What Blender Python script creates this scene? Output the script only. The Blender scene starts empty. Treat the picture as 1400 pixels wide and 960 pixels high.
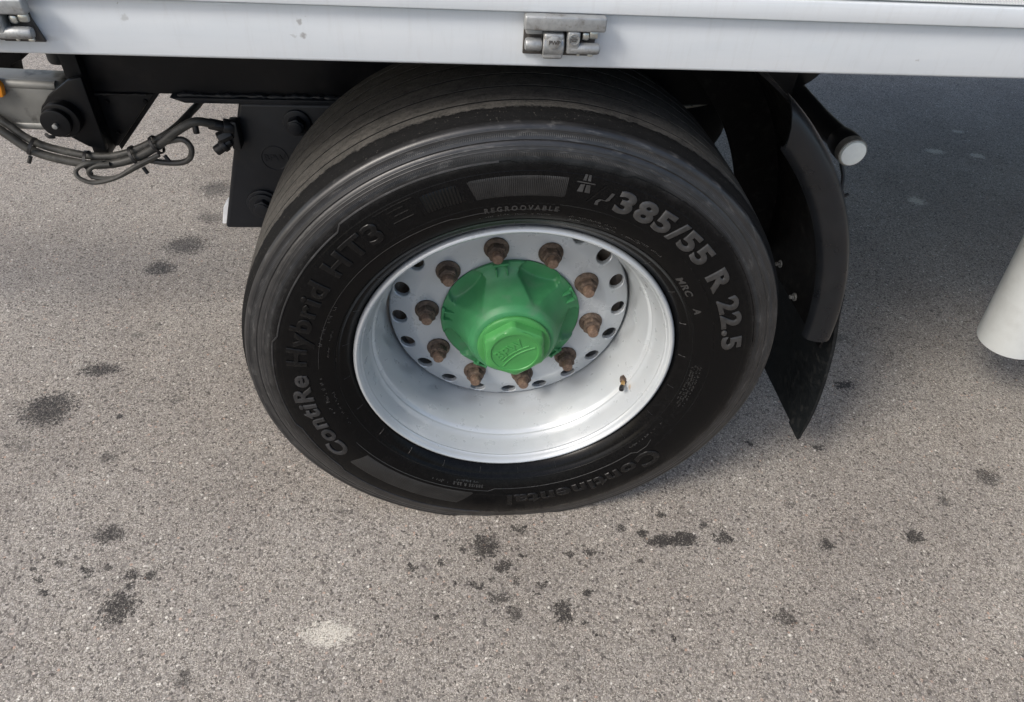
import bpy, bmesh, math, random
from mathutils import Vector, Matrix
R = math.radians
random.seed(7)
sc = bpy.context.scene
col = sc.collection

# ------------------------------------------------------------------ camera
cd = bpy.data.cameras.new('camera'); cam = bpy.data.objects.new('camera', cd); col.objects.link(cam)
cam.location = (-0.1344, -0.9538, 1.380)
cam.rotation_mode = 'XYZ'
cam.rotation_euler = (R(47.1977), R(-3.1876), R(-4.5277))
cd.sensor_width = 36; cd.sensor_fit = 'HORIZONTAL'; cd.lens = 24.971
cd.clip_start = 0.02; cd.clip_end = 1000
sc.camera = cam

# ------------------------------------------------------------------ light
SUN = Vector((-1.0, -0.62, 1.05)).normalized()          # towards the sun
w = bpy.data.worlds.new('World'); sc.world = w; w.use_nodes = True
nt = w.node_tree
sky = nt.nodes.new('ShaderNodeTexSky'); sky.sky_type = 'NISHITA'; sky.sun_disc = False
sky.sun_elevation = math.asin(SUN.z); sky.sun_rotation = math.atan2(SUN.x, SUN.y)
sky.air_density = 1.0; sky.dust_density = 3.0; sky.ozone_density = 1.0
bg = nt.nodes['Background']; bg.inputs['Strength'].default_value = 0.13
nt.links.new(sky.outputs[0], bg.inputs['Color'])
sd = bpy.data.lights.new('sun', 'SUN'); sd.energy = 1.5; sd.angle = R(16); sd.color = (1.0, 0.955, 0.89)
so = bpy.data.objects.new('sun', sd); col.objects.link(so)
so.rotation_euler = (-SUN).to_track_quat('-Z', 'Y').to_euler(); so.location = SUN * 20
sc.view_settings.view_transform = 'Standard'; sc.view_settings.look = 'None'
sc.view_settings.exposure = 0.83; sc.view_settings.gamma = 1.0

# ------------------------------------------------------------------ material helpers
class NB:
    """small node builder"""
    def __init__(s, name):
        s.m = bpy.data.materials.new(name); s.m.use_nodes = True
        s.t = s.m.node_tree; s.b = s.t.nodes['Principled BSDF']
    def n(s, typ, **kw):
        x = s.t.nodes.new('ShaderNode' + typ)
        for k, v in kw.items(): setattr(x, k, v)
        return x
    def put(s, sock, v):
        if isinstance(v, bpy.types.NodeSocket): s.t.links.new(v, sock)
        elif v is not None:
            if isinstance(v, tuple) and len(v) == 3 and sock.type == 'RGBA': v = (*v, 1)
            sock.default_value = v
    def math(s, op, a, b=None, c=None, clamp=False):
        x = s.n('Math', operation=op, use_clamp=clamp)
        for i, v in enumerate((a, b, c)):
            if v is not None: s.put(x.inputs[i], v)
        return x.outputs[0]
    def vmath(s, op, a, b=None):
        x = s.n('VectorMath', operation=op)
        s.put(x.inputs[0], a)
        if b is not None: s.put(x.inputs[1], b)
        return x.outputs['Value' if op in ('LENGTH', 'DOT_PRODUCT', 'DISTANCE') else 'Vector']
    def obj(s): return s.n('TexCoord').outputs['Object']
    def sep(s, v):
        x = s.n('SeparateXYZ'); s.put(x.inputs[0], v); return x.outputs
    def scale(s, v, k): return s.vmath('MULTIPLY', v, k)
    def noise(s, v, scale, detail=4, rough=.55, out='Fac'):
        x = s.n('TexNoise'); s.put(x.inputs['Vector'], v)
        x.inputs['Scale'].default_value = scale; x.inputs['Detail'].default_value = detail; x.inputs['Roughness'].default_value = rough
        return x.outputs[out]
    def voro(s, v, scale, feature='F1', out='Distance', rnd=1.0):
        x = s.n('TexVoronoi', feature=feature); s.put(x.inputs['Vector'], v)
        x.inputs['Scale'].default_value = scale; x.inputs['Randomness'].default_value = rnd
        return x.outputs[out]
    def mr(s, v, a, b, c=0., d=1., smooth=False):
        x = s.n('MapRange', interpolation_type='SMOOTHSTEP' if smooth else 'LINEAR')
        for i, q in enumerate((v, a, b, c, d)): s.put(x.inputs[i], q)
        return x.outputs[0]
    def mix(s, f, a, b, mode='MIX'):
        x = s.n('MixRGB', blend_type=mode)
        s.put(x.inputs[0], f); s.put(x.inputs[1], a); s.put(x.inputs[2], b)
        return x.outputs[0]
    def ramp(s, v, stops):
        x = s.n('ValToRGB'); s.put(x.inputs[0], v); e = x.color_ramp.elements
        while len(e) < len(stops): e.new(.5)
        for q, (p, c) in zip(e, stops):
            q.position = p; q.color = (*c, 1) if isinstance(c, tuple) else (c, c, c, 1)
        return x.outputs[0]
    def bump(s, h, strength=.3, dist=.002, normal=None):
        x = s.n('Bump'); s.put(x.inputs['Height'], h)
        x.inputs['Strength'].default_value = strength; x.inputs['Distance'].default_value = dist
        if normal is not None: s.put(x.inputs['Normal'], normal)
        return x.outputs[0]
    def out(s, color=None, rough=None, metal=None, normal=None, spec=None, coat=None, coatr=None):
        b = s.b.inputs
        s.put(b['Base Color'], color); s.put(b['Roughness'], rough); s.put(b['Metallic'], metal)
        s.put(b['Normal'], normal); s.put(b['Specular IOR Level'], spec)
        s.put(b['Coat Weight'], coat); s.put(b['Coat Roughness'], coatr)
        return s.m

def simple(name, c, rough=.5, metal=0., var=.25, nscale=40., bumps=.08, bscale=250., spec=None, coat=None, coatr=None, dirt=None, dirt_scale=9.):
    b = NB(name); o = b.obj()
    n1 = b.noise(o, nscale, 5)
    colr = b.mix(b.mr(n1, .3, .7), tuple(x * (1 - var) for x in c), tuple(min(1, x * (1 + var)) for x in c))
    if dirt:
        d = b.mr(b.noise(o, dirt_scale, 6, .65), .5, .68, 0, dirt[1], True)
        colr = b.mix(d, colr, dirt[0])
    rg = b.mr(n1, .3, .7, rough * .85, min(1, rough * 1.15))
    return b.out(colr, rg, metal, b.bump(b.noise(o, bscale, 3), bumps, .001), spec, coat, coatr)

# ------------------------------------------------------------------ ground material
STAINS = [(-1.125, 0.335, 0.063, 0.06, 0.8), (-1.046, 0.477, 0.052, 0.024, 0.8), (-0.93, 0.177, 0.023, 0.019, 0.5), (-0.967, 1.057, 0.065, 0.052, 0.6), (-1.012, 0.928, 0.048, 0.036, 0.7), (-0.859, -0.036, 0.034, 0.023, 0.7), (-0.786, -0.21, 0.034, 0.037, 0.75), (-0.88, -0.127, 0.012, 0.011, 0.8), (-0.939, -0.102, 0.012, 0.009, 0.6), (-0.784, -0.135, 0.016, 0.014, 0.7), (-0.627, -0.355, 0.016, 0.02, 0.5), (-0.822, 0.357, 0.018, 0.022, 0.3), (-0.05, -0.102, 0.032, 0.032, 0.8), (-0.013, -0.154, 0.022, 0.014, 0.85), (0.005, -0.263, 0.015, 0.019, 0.6), (-0.026, -0.224, 0.027, 0.013, 0.6), (0.103, -0.261, 0.023, 0.026, 0.8), (-0.075, -0.194, 0.015, 0.01, 0.7), (0.345, -0.106, 0.034, 0.018, 1.1), (0.374, -0.106, 0.034, 0.014, 1.1), (0.402, -0.102, 0.032, 0.018, 1.1), (0.495, -0.104, 0.027, 0.016, 0.7), (0.261, -0.069, 0.014, 0.012, 0.7), (0.178, -0.129, 0.016, 0.011, 0.7), (0.727, -0.133, 0.019, 0.016, 0.8), (0.946, -0.12, 0.023, 0.017, 0.85), (1.225, 0.04, 0.033, 0.026, 0.6), (0.568, -0.302, 0.022, 0.017, 0.6), (0.992, 0.367, 0.028, 0.016, 1.3), (1.07, -0.027, 0.015, 0.012, 0.6), (-0.988, 0.617, 0.018, 0.016, 0.4), (-0.952, 1.415, 0.056, 0.054, 0.5), (-0.934, 1.22, 0.044, 0.033, 0.4), (1.057, 0.568, 0.037, 0.022, 0.4), (0.033, -0.065, 0.015, 0.01, 0.8), (-1.138, 0.218, 0.023, 0.025, 0.3), (0.319, -0.328, 0.006, 0.005, 0.7), (0.726, -0.359, 0.014, 0.01, 0.4), (-0.365, 0.0, 0.026, 0.014, 0.25), (-0.949, 0.655, 0.012, 0.013, 0.4), (0.682, -0.022, 0.016, 0.011, 0.4)]
PALE = [(-0.367, -0.283, 0.050, 0.029, .8), (2.038, 1.788, 0.042, 0.024, .9), (1.731, 1.366, 0.031, 0.031, 1.0), (2.218, 1.752, 0.035, 0.024, .8), (2.263, 1.987, 0.03, 0.018, .6)]

_r = random.Random(3)
for cx, cy, sp, k in ((-.02, -.17, .10, 16), (-.85, -.13, .09, 9), (.25, -.09, .16, 6), (-1.0, .35, .15, 5), (.75, -.1, .25, 5)):
    for _ in range(k):
        q = _r.uniform(.0045, .010); STAINS.append((cx + _r.gauss(0, sp), cy + _r.gauss(0, sp * .6), q * _r.uniform(.9, 1.6), q, _r.uniform(.5, .95)))
def asphalt():
    b = NB('asphalt'); o = b.obj()
    # aggregate: stones of two sizes in a grey binder
    vs = b.n('TexVoronoi'); b.put(vs.inputs['Vector'], o); vs.inputs['Scale'].default_value = 500
    vb = b.n('TexVoronoi'); b.put(vb.inputs['Vector'], o); vb.inputs['Scale'].default_value = 215
    cs = b.sep(vs.outputs['Color']); cb = b.sep(vb.outputs['Color'])
    stone = b.ramp(cs[0], [(0, (.120, .105, .090)), (.25, (.242, .217, .184)), (.6, (.368, .335, .288)), (.88, (.495, .455, .398)), (1, (.68, .635, .55))])
    big = b.ramp(cb[0], [(0, (.085, .075, .066)), (.35, (.235, .212, .188)), (.7, (.39, .358, .315)), (.95, (.54, .50, .445)), (.97, (.50, .33, .24)), (.985, (.75, .71, .63)), (1, (.85, .81, .72))])
    pick = b.mr(cb[1], .66, .70)
    c = b.mix(pick, stone, big)
    edge = b.math('MAXIMUM', b.math('MULTIPLY', pick, b.mr(vb.outputs['Distance'], .40, .80, 0, 1)), b.mr(vs.outputs['Distance'], .5, .9, 0, 1))
    c = b.mix(b.math('MULTIPLY', edge, .55), c, (.115, .102, .088))
    # broad mottling
    m1 = b.noise(o, 1.7, 4); m2 = b.noise(o, 9., 5, .65)
    c = b.mix(b.mr(m1, .32, .68, 0, .60, True), c, b.mix(1, c, (.74, .73, .73), 'MULTIPLY'))
    c = b.mix(b.mr(b.noise(o, 4.2, 5, .6), .42, .7, 0, .35, True), c, b.mix(1, c, (.80, .77, .75), 'MULTIPLY'))
    c = b.mix(b.mr(m2, .35, .7, .16, .0), c, (.11, .10, .097))
    # stains
    n1 = b.noise(o, 42, 4, .65, 'Color'); n2 = b.noise(o, 210, 3, .6, 'Color')
    p = b.vmath('ADD', o, b.scale(b.vmath('SUBTRACT', n1, (.5, .5, .5)), (.040, .040, 0)))
    p = b.vmath('ADD', p, b.scale(b.vmath('SUBTRACT', n2, (.5, .5, .5)), (.012, .012, 0)))
    n3 = b.math('MULTIPLY', b.math('SUBTRACT', b.noise(o, 120, 8, .8), .48), 4.2)
    def blots(lst):
        acc = None
        for x, y, rx, ry, s in lst:
            d = b.vmath('LENGTH', b.vmath('MULTIPLY', b.vmath('SUBTRACT', p, (x, y, 0.)), (1 / (rx * 1.12), 1 / (ry * 1.12), 0.)))
            d = b.math('ADD', d, n3)
            v = b.mr(d, 1.0, .78, 0, s * 1.1, True)
            acc = v if acc is None else b.math('MAXIMUM', acc, v)
        return acc
    dark = b.math('MINIMUM', b.math('MULTIPLY', blots(STAINS), b.mr(cs[2], .05, .5, .45, 1.3)), .97)
    tiny = b.mr(b.voro(b.vmath('ADD', o, b.scale(n1, (.02, .02, 0))), 7.), .035, .01, 0, .55, True)
    dark = b.math('MAXIMUM', dark, tiny)
    c = b.mix(dark, c, b.mix(.92, c, (.012, .010, .009)))
    pale = b.math('MULTIPLY', blots(PALE), b.mr(cs[1], .15, .8, .25, .95))
    c = b.mix(pale, c, (.66, .62, .53))
    h = b.math('SUBTRACT', b.math('MULTIPLY', b.math('ADD', cs[1], cb[2]), .5), b.math('MULTIPLY', edge, .9))
    h = b.math('ADD', h, b.math('MULTIPLY', b.noise(o, 900, 2), .3))
    return b.out(c, b.mr(dark, 0, 1, .82, .6), 0, b.bump(h, .50, .0020), .3)
M = {}
M['asphalt'] = asphalt()

# ------------------------------------------------------------------ other materials
def rail_paint():
    b = NB('white_rail_paint'); o = b.obj()
    c = b.mix(b.mr(b.noise(b.scale(o, (1, 1, 6)), 5, 5), .3, .7), (.490, .528, .560), (.535, .566, .592))
    c = b.mix(b.mr(b.noise(b.scale(o, (14, 1, 1.5)), 8, 6, .7), .52, .75, 0, .16), c, (.30, .29, .27))
    c = b.mix(b.mr(b.noise(b.scale(o, (1, 1, 30)), 14, 4, .6), .6, .75, 0, .12), c, (.36, .36, .35))
    n1 = b.noise(o, 190, 4, .6, 'Color')
    p = b.vmath('ADD', o, b.scale(b.vmath('SUBTRACT', n1, (.5, .5, .5)), (.010, 0, .010)))
    acc = None
    for x, z, rx, rz, s in ((-.309, 1.064, .0042, .0055, .6), (-.306, 1.0475, .005, .0042, .65), (-.319, 1.048, .006, .0018, .3), (-.518, 1.063, .005, .0045, .35), (-.521, 1.079, .0014, .0014, .6), (.524, 1.039, .0022, .0015, .45), (-.30, 1.072, .0012, .0012, .3), (-.62, 1.036, .02, .005, .22), (.0, 1.030, .015, .003, .15)):
        d = b.vmath('LENGTH', b.vmath('MULTIPLY', b.vmath('SUBTRACT', p, (x, 0., z)), (1 / rx, 0., 1 / rz)))
        v = b.mr(d, 1.1, .4, 0, s, True); acc = v if acc is None else b.math('MAXIMUM', acc, v)
    acc = b.math('MAXIMUM', acc, b.mr(b.voro(o, 9), .02, .008, 0, .35, True))
    c = b.mix(acc, c, (.17, .16, .145))
    return b.out(c, b.mr(b.noise(o, 30, 4), .3, .7, .30, .42), .12, b.bump(b.noise(o, 330, 2), .05, .001))
M['rail'] = rail_paint()
def curtain():
    b = NB('white_woven_curtain'); o = b.obj(); s = b.sep(o)
    h = b.math('MULTIPLY', b.math('SINE', b.math('MULTIPLY', s[0], 1500.)), b.math('SINE', b.math('MULTIPLY', s[2], 1500.)))
    c = b.mix(b.mr(h, -1, 1), (.60, .63, .64), (.78, .79, .78))
    return b.out(c, .5, 0, b.bump(h, .4, .001))
M['curtain'] = curtain()
M['chassis'] = simple('black_chassis_paint', (.0045, .0051, .0064), .36, 0, .2, 20, .12, 180, .20, dirt=((.020, .019, .018), .35), dirt_scale=14)
M['chassis_dull'] = simple('dull_black_steel', (.0045, .0045, .005), .7, 0, .25, 20, .2, 150, .1)
M['bracket'] = simple('blue_black_bracket_paint', (.0095, .0112, .0145), .40, 0, .18, 16, .10, 180, .28, dirt=((.024, .024, .024), .35), dirt_scale=18)
M['floor'] = simple('dark_trailer_floor', (.03, .028, .026), .8, 0, .3, 8, .2, 120)
M['drawbar'] = simple('worn_grey_drawbar_paint', (.20, .20, .188), .42, .25, .18, 14, .18, 120, .45, dirt=((.045, .042, .036), .9), dirt_scale=22)
M['cable'] = simple('grey_cable_jacket', (.045, .044, .040), .5, 0, .25, 60, .1, 300, .4, dirt=((.11, .104, .092), .6), dirt_scale=30)
M['black_plastic'] = simple('black_plastic', (.012, .012, .013), .45, 0, .2, 60, .1, 400, .4)
M['orange'] = simple('orange_reflector', (.85, .30, .015), .25, 0, .1, 60, .1, 600)
M['mud_lip'] = simple('grey_black_mudguard_plastic', (.0066, .0076, .0095), .30, 0, .2, 25, .06, 420, .36, dirt=((.011, .011, .0115), .5), dirt_scale=20)
M['mud_shell'] = simple('black_mudguard_shell', (.0035, .0035, .004), .5, 0, .3, 30, .25, 90, .14, dirt=((.03, .029, .027), .35), dirt_scale=45)
M['flap'] = simple('rubber_flap', (.006, .0073, .0082), .5, 0, .25, 30, .25, 160, .22, dirt=((.03, .03, .029), .55), dirt_scale=60)
M['lens'] = simple('milky_lamp_lens', (.90, .92, .86), .18, 0, .04, 80, .06, 500, .5, coat=.4)
M['ring_dirty'] = simple('dusty_lamp_housing', (.22, .21, .18), .6, 0, .25, 90, .2, 300)
M['leg'] = simple('pale_grey_leg_paint', (.56, .59, .59), .32, .15, .06, 12, .05, 200, dirt=((.40, .41, .40), .3), dirt_scale=8)
M['galv'] = simple('galvanised_cast_steel', (.30, .31, .31), .48, .55, .2, 120, .25, 260, dirt=((.10, .085, .07), .7), dirt_scale=60)
M['galv_dark'] = simple('dark_steel_recess_shade', (.06, .055, .05), .65, .3, .3, 100, .3, 260)  # dark steel marks; on the hinge back its colour stands in for recess shade
M['chrome'] = simple('bright_steel_tube', (.5, .5, .46), .3, .9, .15, 60, .1, 300)
M['white_part'] = simple('white_plastic', (.75, .77, .78), .4, 0, .06)
M['drum'] = simple('rusty_brake_drum', (.27, .225, .18), .7, .2, .35, 60, .4, 150)
def wheel_paint():
    b = NB('silver_white_wheel_paint'); o = b.obj(); s = b.sep(o)
    c = b.mix(b.mr(b.noise(o, 9, 4, .6), .3, .7), (.405, .433, .452), (.450, .474, .488))
    c = b.mix(b.mr(b.noise(o, 22, 6, .7), .45, .75, 0, .22), c, (.40, .40, .385))
    low = b.mr(b.noise(b.vmath('ADD', o, (3, 1, 2)), 160, 2, .5), .74, .78, 0, .6, True)
    # rust stains below the valve
    p = b.vmath('ADD', o, b.scale(b.vmath('SUBTRACT', b.noise(o, 120, 3, .6, 'Color'), (.5, .5, .5)), (.012, .012, .012)))
    acc = None
    for x, y, z, r, k in ((.250, .046, -.118, .0055, .85), (.254, .036, -.124, .004, .7), (.262, .02, -.12, .004, .4)):
        d = b.vmath('LENGTH', b.vmath('SUBTRACT', p, (x, y, z)))
        v = b.mr(d, r * 1.2, r * .4, 0, k, True); acc = v if acc is None else b.math('MAXIMUM', acc, v)
    c = b.mix(acc, c, (.33, .20, .07))
    return b.out(c, b.mr(b.noise(o, 40, 4), .3, .7, .26, .34), .22, None, .5, .22, .2)
M['wheel'] = wheel_paint()
def nut_rust():
    b = NB('rusted_nut'); o = b.obj()
    n1 = b.noise(b.vmath('ADD', o, b.n('ObjectInfo').outputs['Location']), 95, 6, .75)
    c = b.ramp(n1, [(.25, (.022, .016, .013)), (.45, (.070, .050, .038)), (.62, (.150, .110, .082)), (.8, (.30, .235, .18))])
    return b.out(c, .72, .15, b.bump(b.noise(o, 420, 4, .7), .5, .001), .3)
M['brass'] = simple('tarnished_brass', (.42, .27, .11), .45, .5, .3, 200, .2, 400)
M['nut'] = nut_rust()
def stud_rust():
    b = NB('rusted_stud'); o = b.obj()
    n1 = b.noise(o, 160, 5, .7); th = b.math('SINE', b.math('MULTIPLY', b.sep(o)[1], 4200.))
    c = b.ramp(n1, [(.25, (.06, .040, .030)), (.5, (.165, .110, .078)), (.8, (.32, .23, .17))])
    return b.out(c, .7, .2, b.bump(b.math('ADD', b.noise(o, 420, 4, .7), b.math('MULTIPLY', th, .5)), .5, .001), .3)
M['stud'] = stud_rust()
M['green'] = simple('dusty_green_plastic', (.040, .195, .075), .46, 0, .12, 24, .08, 350, .4, dirt=((.085, .175, .105), .65), dirt_scale=18)
M['green_cap'] = simple('bright_green_plastic', (.050, .228, .060), .40, 0, .08, 30, .06, 350, .45)

def tyre_rubber():
    b = NB('tyre_rubber'); o = b.obj(); s = b.sep(o)
    r = b.math('SQRT', b.math('ADD', b.math('MULTIPLY', s[0], s[0]), b.math('MULTIPLY', s[2], s[2])))
    ang = b.math('ARCTAN2', s[2], s[0])
    nf = b.noise(o, 26, 6, .65); nc = b.noise(o, 110, 4, .65)
    # rubber dressed black up to the outer border, dull and dusty towards the shoulder
    rr = b.math('ADD', r, b.math('MULTIPLY', b.math('SUBTRACT', nf, .5), .018))
    dust = b.mr(rr, .424, .452, 0, 1, True)
    c = b.mix(dust, b.mix(b.mr(nc, .3, .7), (.0024, .0024, .0026), (.0046, .0046, .0048)), b.mix(b.mr(nf, .35, .65), (.0095, .0098, .0105), (.020, .020, .0205)))
    pv = b.n('CombineXYZ'); b.put(pv.inputs[0], b.math('MULTIPLY', ang, .9)); b.put(pv.inputs[1], b.math('MULTIPLY', r, 9.))
    scuff = b.mr(b.noise(pv.outputs[0], 14, 7, .72), .53, .68, 0, .8, True)
    c = b.mix(b.math('MULTIPLY', scuff, dust), c, (.070, .069, .067))
    # tread: worn, dusty brown grey; ragged unworn black at its edge
    yy = b.math('ADD', s[1], b.math('MULTIPLY', b.math('SUBTRACT', b.noise(o, 55, 6, .75), .5), .030))
    inner = b.math('MULTIPLY', b.mr(r, .468, .474), 1.0)
    tread = b.math('MULTIPLY', inner, b.mr(yy, .0155, .0185))
    tp = b.n('CombineXYZ'); b.put(tp.inputs[0], b.math('MULTIPLY', ang, .5)); b.put(tp.inputs[1], b.math('MULTIPLY', s[1], 2.2))
    tn = b.math('ADD', b.math('MULTIPLY', b.noise(tp.outputs[0], 34, 8, .75), .6), b.math('MULTIPLY', b.noise(o, 240, 3, .7), .4))
    tc = b.mix(b.mr(tn, .36, .64), (.021, .0205, .0190), (.088, .083, .075))
    c = b.mix(tread, c, tc)
    yq = b.math('DIVIDE', b.math('SUBTRACT', s[1], .149), .135)
    low = b.math('SUBTRACT', b.math('SUBTRACT', .4960, b.math('MULTIPLY', b.math('MULTIPLY', yq, yq), .0042)), r)
    groove = b.math('MULTIPLY', b.mr(low, .0004, .0010), tread)
    c = b.mix(groove, c, (.006, .006, .006))  # grooves coloured black in place of the shade inside them
    blk = b.math('MULTIPLY', b.math('MULTIPLY', b.mr(s[1], -.0115, -.0075), b.mr(yy, .0185, .0155)), b.mr(r, .476, .480))
    c = b.mix(b.math('MULTIPLY', blk, .92), c, (.004, .004, .004))
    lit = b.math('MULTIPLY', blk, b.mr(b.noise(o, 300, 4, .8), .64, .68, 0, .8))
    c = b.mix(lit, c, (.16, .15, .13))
    rough = b.mr(dust, 0, 1, .22, .38)
    rough = b.math('MAXIMUM', rough, b.math('MULTIPLY', b.math('MAXIMUM', tread, blk), .8))
    # fine moulded relief: hatched bands, sipes on the tread
    def band(r0, r1, k):
        m = b.math('MULTIPLY', b.mr(r, r0, r0 + .0006), b.mr(r, r1, r1 - .0006))
        return b.math('MULTIPLY', m, b.math('SINE', b.math('MULTIPLY', ang, k)))
    h = b.math('ADD', band(.4385, .4445, 1100.), b.math('MULTIPLY', band(.4655, .4700, 1000.), .8))
    for rr in (.3300, .3655, .4180, .4480, .4530, .4742):
        h = b.math('ADD', h, b.mr(b.math('ABSOLUTE', b.math('SUBTRACT', r, rr)), .0010, .0003, 0, 1.2, True))
    wave = b.math('SINE', b.math('ADD', b.math('MULTIPLY', ang, 210.), b.math('MULTIPLY', s[1], 110.)))
    sipe = b.math('MULTIPLY', b.mr(wave, .94, .99), b.math('MULTIPLY', tread, b.mr(b.noise(o, 9, 2), .45, .5)))
    h = b.math('SUBTRACT', h, b.math('MULTIPLY', sipe, 2.0))
    h = b.math('ADD', h, b.math('MULTIPLY', b.noise(o, 320, 4, .7), b.mr(b.math('MAXIMUM', tread, blk), 0, 1, .25, 1.6)))
    return b.out(c, rough, 0, b.bump(h, .35, .0012), b.math('SUBTRACT', b.mr(dust, 0, 1, .13, .55), b.math('MULTIPLY', b.math('MAXIMUM', tread, blk), .42)))
M['tyre'] = tyre_rubber()
M['letter'] = simple('raised_rubber_lettering', (.024, .024, .024), .36, 0, .45, 60, .35, 380, .70)
M['letter_dark'] = simple('black_rubber_lettering', (.0040, .0040, .0042), .25, 0, .3, 90, .2, 380, .22)
M['letter_maker'] = simple('black_maker_lettering', (.0058, .0058, .006), .28, 0, .3, 90, .2, 380, .28)
M['letter_mid'] = simple('lit_rubber_lettering', (.024, .024, .025), .40, 0, .45, 40, .35, 380, .40)  # paler copy of the lettering rubber, brightness from the light put into its colour
def panel_mat():
    b = NB('ribbed_rubber_panel'); o = b.obj(); s = b.sep(o)
    ang = b.math('ARCTAN2', s[2], s[0])
    h = b.math('SINE', b.math('MULTIPLY', ang, 900.))
    c = b.mix(b.mr(b.noise(o, 28, 6, .7), .3, .7), (.007, .007, .0073), (.020, .020, .020))
    return b.out(c, .42, 0, b.bump(h, .5, .001), .3)
M['panel'] = panel_mat()
def rib_mat():
    b = NB('fine_ribbed_rubber'); o = b.obj(); s = b.sep(o)
    h = b.math('SINE', b.math('MULTIPLY', b.math('ARCTAN2', s[2], s[0]), 480.))
    return b.out((.0035, .0035, .0037), .28, 0, b.bump(h, .8, .002), .3)
M['rib_dark'] = rib_mat()

# ------------------------------------------------------------------ mesh helpers
def link(name, me, mat, parent, kind=None):
    if mat: me.materials.append(mat)
    o = bpy.data.objects.new(name, me); col.objects.link(o); o.parent = parent
    if kind: o['kind'] = kind
    return o
def mk(name, vf, mat, parent=None, sharp=35, kind=None, recalc=True):
    v, f = vf
    me = bpy.data.meshes.new(name); me.from_pydata(v, [], f)
    if recalc:
        bm = bmesh.new(); bm.from_mesh(me); bmesh.ops.recalc_face_normals(bm, faces=bm.faces); bm.to_mesh(me); bm.free()
    for p in me.polygons: p.use_smooth = True
    me.set_sharp_from_angle(angle=R(sharp)); me.update()
    return link(name, me, mat, parent, kind)
def join(*parts):
    V, F = [], []
    for v, f in parts:
        n = len(V); V += [tuple(x) for x in v]; F += [tuple(i + n for i in q) for q in f]
    return V, F
def bevelled(vf, w, seg=2):
    me = bpy.data.meshes.new('tmp'); me.from_pydata([tuple(x) for x in vf[0]], [], vf[1])
    bm = bmesh.new(); bm.from_mesh(me); bmesh.ops.recalc_face_normals(bm, faces=bm.faces)
    ed = [e for e in bm.edges if len(e.link_faces) == 2 and e.calc_face_angle(0) > R(28)]
    bmesh.ops.bevel(bm, geom=ed, offset=w, segments=seg, profile=.5, affect='EDGES', clamp_overlap=True)
    v = [tuple(x.co) for x in bm.verts]; bm.verts.index_update(); f = [tuple(x.index for x in q.verts) for q in bm.faces]
    bm.free(); bpy.data.meshes.remove(me)
    return v, f
def box(x0, x1, y0, y1, z0, z1, bev=0, seg=2):
    v = [(x, y, z) for x in (x0, x1) for y in (y0, y1) for z in (z0, z1)]
    f = [(0, 1, 3, 2), (4, 6, 7, 5), (0, 4, 5, 1), (2, 3, 7, 6), (0, 2, 6, 4), (1, 5, 7, 3)]
    return bevelled((v, f), bev, seg) if bev else (v, f)
def prism(poly, y0, y1, bev=0, seg=2):
    n = len(poly)
    v = [(x, y0, z) for x, z in poly] + [(x, y1, z) for x, z in poly]
    f = [tuple(range(n)), tuple(range(2 * n - 1, n - 1, -1))] + [(i, (i + 1) % n, n + (i + 1) % n, n + i) for i in range(n)]
    return bevelled((v, f), bev, seg) if bev else (v, f)
def revolve(prof, n, axis=(0, 1, 0), origin=(0, 0, 0), closed=False, cap=False):
    """prof: (along axis, radius)"""
    a = Vector(axis).normalized(); u = a.orthogonal().normalized()
    if abs(a.y) > .99: u = Vector((1, 0, 0))
    wv = u.cross(a) if a.y > 0 else a.cross(u)
    if abs(a.y) > .99: wv = Vector((0, 0, 1))
    o = Vector(origin); V, F = [], []
    for i in range(n):
        t = 2 * math.pi * i / n; d = u * math.cos(t) + wv * math.sin(t)
        V += [tuple(o + a * y + d * r) for y, r in prof]
    m = len(prof)
    for i in range(n):
        j = (i + 1) % n
        for k in range(m - 1 + (1 if closed else 0)):
            k2 = (k + 1) % m
            F.append((i * m + k, j * m + k, j * m + k2, i * m + k2))
    if cap:
        F.append(tuple(i * m for i in range(n))); F.append(tuple(i * m + m - 1 for i in reversed(range(n))))
    return V, F
def cyl(p0, p1, r, n=24, bev=.0, r1=None):
    p0, p1 = Vector(p0), Vector(p1); h = (p1 - p0).length; r1 = r if r1 is None else r1
    if bev: pr = [(0, r - bev), (bev * .3, r - bev * .3), (bev, r), (h - bev, r1), (h - bev * .3, r1 - bev * .3), (h, r1 - bev)]
    else: pr = [(0, r), (h, r1)]
    return revolve(pr, n, p1 - p0, p0, cap=True)
def smooth_path(pts, k=8):
    P = [Vector(p) for p in pts]; P = [P[0] * 2 - P[1]] + P + [P[-1] * 2 - P[-2]]; out = []
    for i in range(1, len(P) - 2):
        a, b_, c, d = P[i - 1:i + 3]
        for j in range(k):
            t = j / k
            out.append(.5 * ((2 * b_) + (c - a) * t + (2 * a - 5 * b_ + 4 * c - d) * t * t + (3 * b_ - a - 3 * c + d) * t ** 3))
    return out + [P[-2]]
def tube(pts, r, n=12, k=8, jit=0):
    P = smooth_path(pts, k) if k > 1 else [Vector(p) for p in pts]
    V, F = [], []; up = Vector((.13, 1, .21)).normalized()
    for i, p in enumerate(P):
        t = (P[min(i + 1, len(P) - 1)] - P[max(i - 1, 0)]).normalized()
        a = t.cross(up).normalized(); b_ = t.cross(a)
        rr = r * (1 + random.uniform(-jit, jit))
        V += [tuple(p + (a * math.cos(2 * math.pi * q / n) + b_ * math.sin(2 * math.pi * q / n)) * rr) for q in range(n)]
    for i in range(len(P) - 1):
        for q in range(n):
            F.append((i * n + q, i * n + (q + 1) % n, (i + 1) * n + (q + 1) % n, (i + 1) * n + q))
    F += [tuple(range(n)), tuple(range((len(P) - 1) * n, len(P) * n))]
    return V, F
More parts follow.
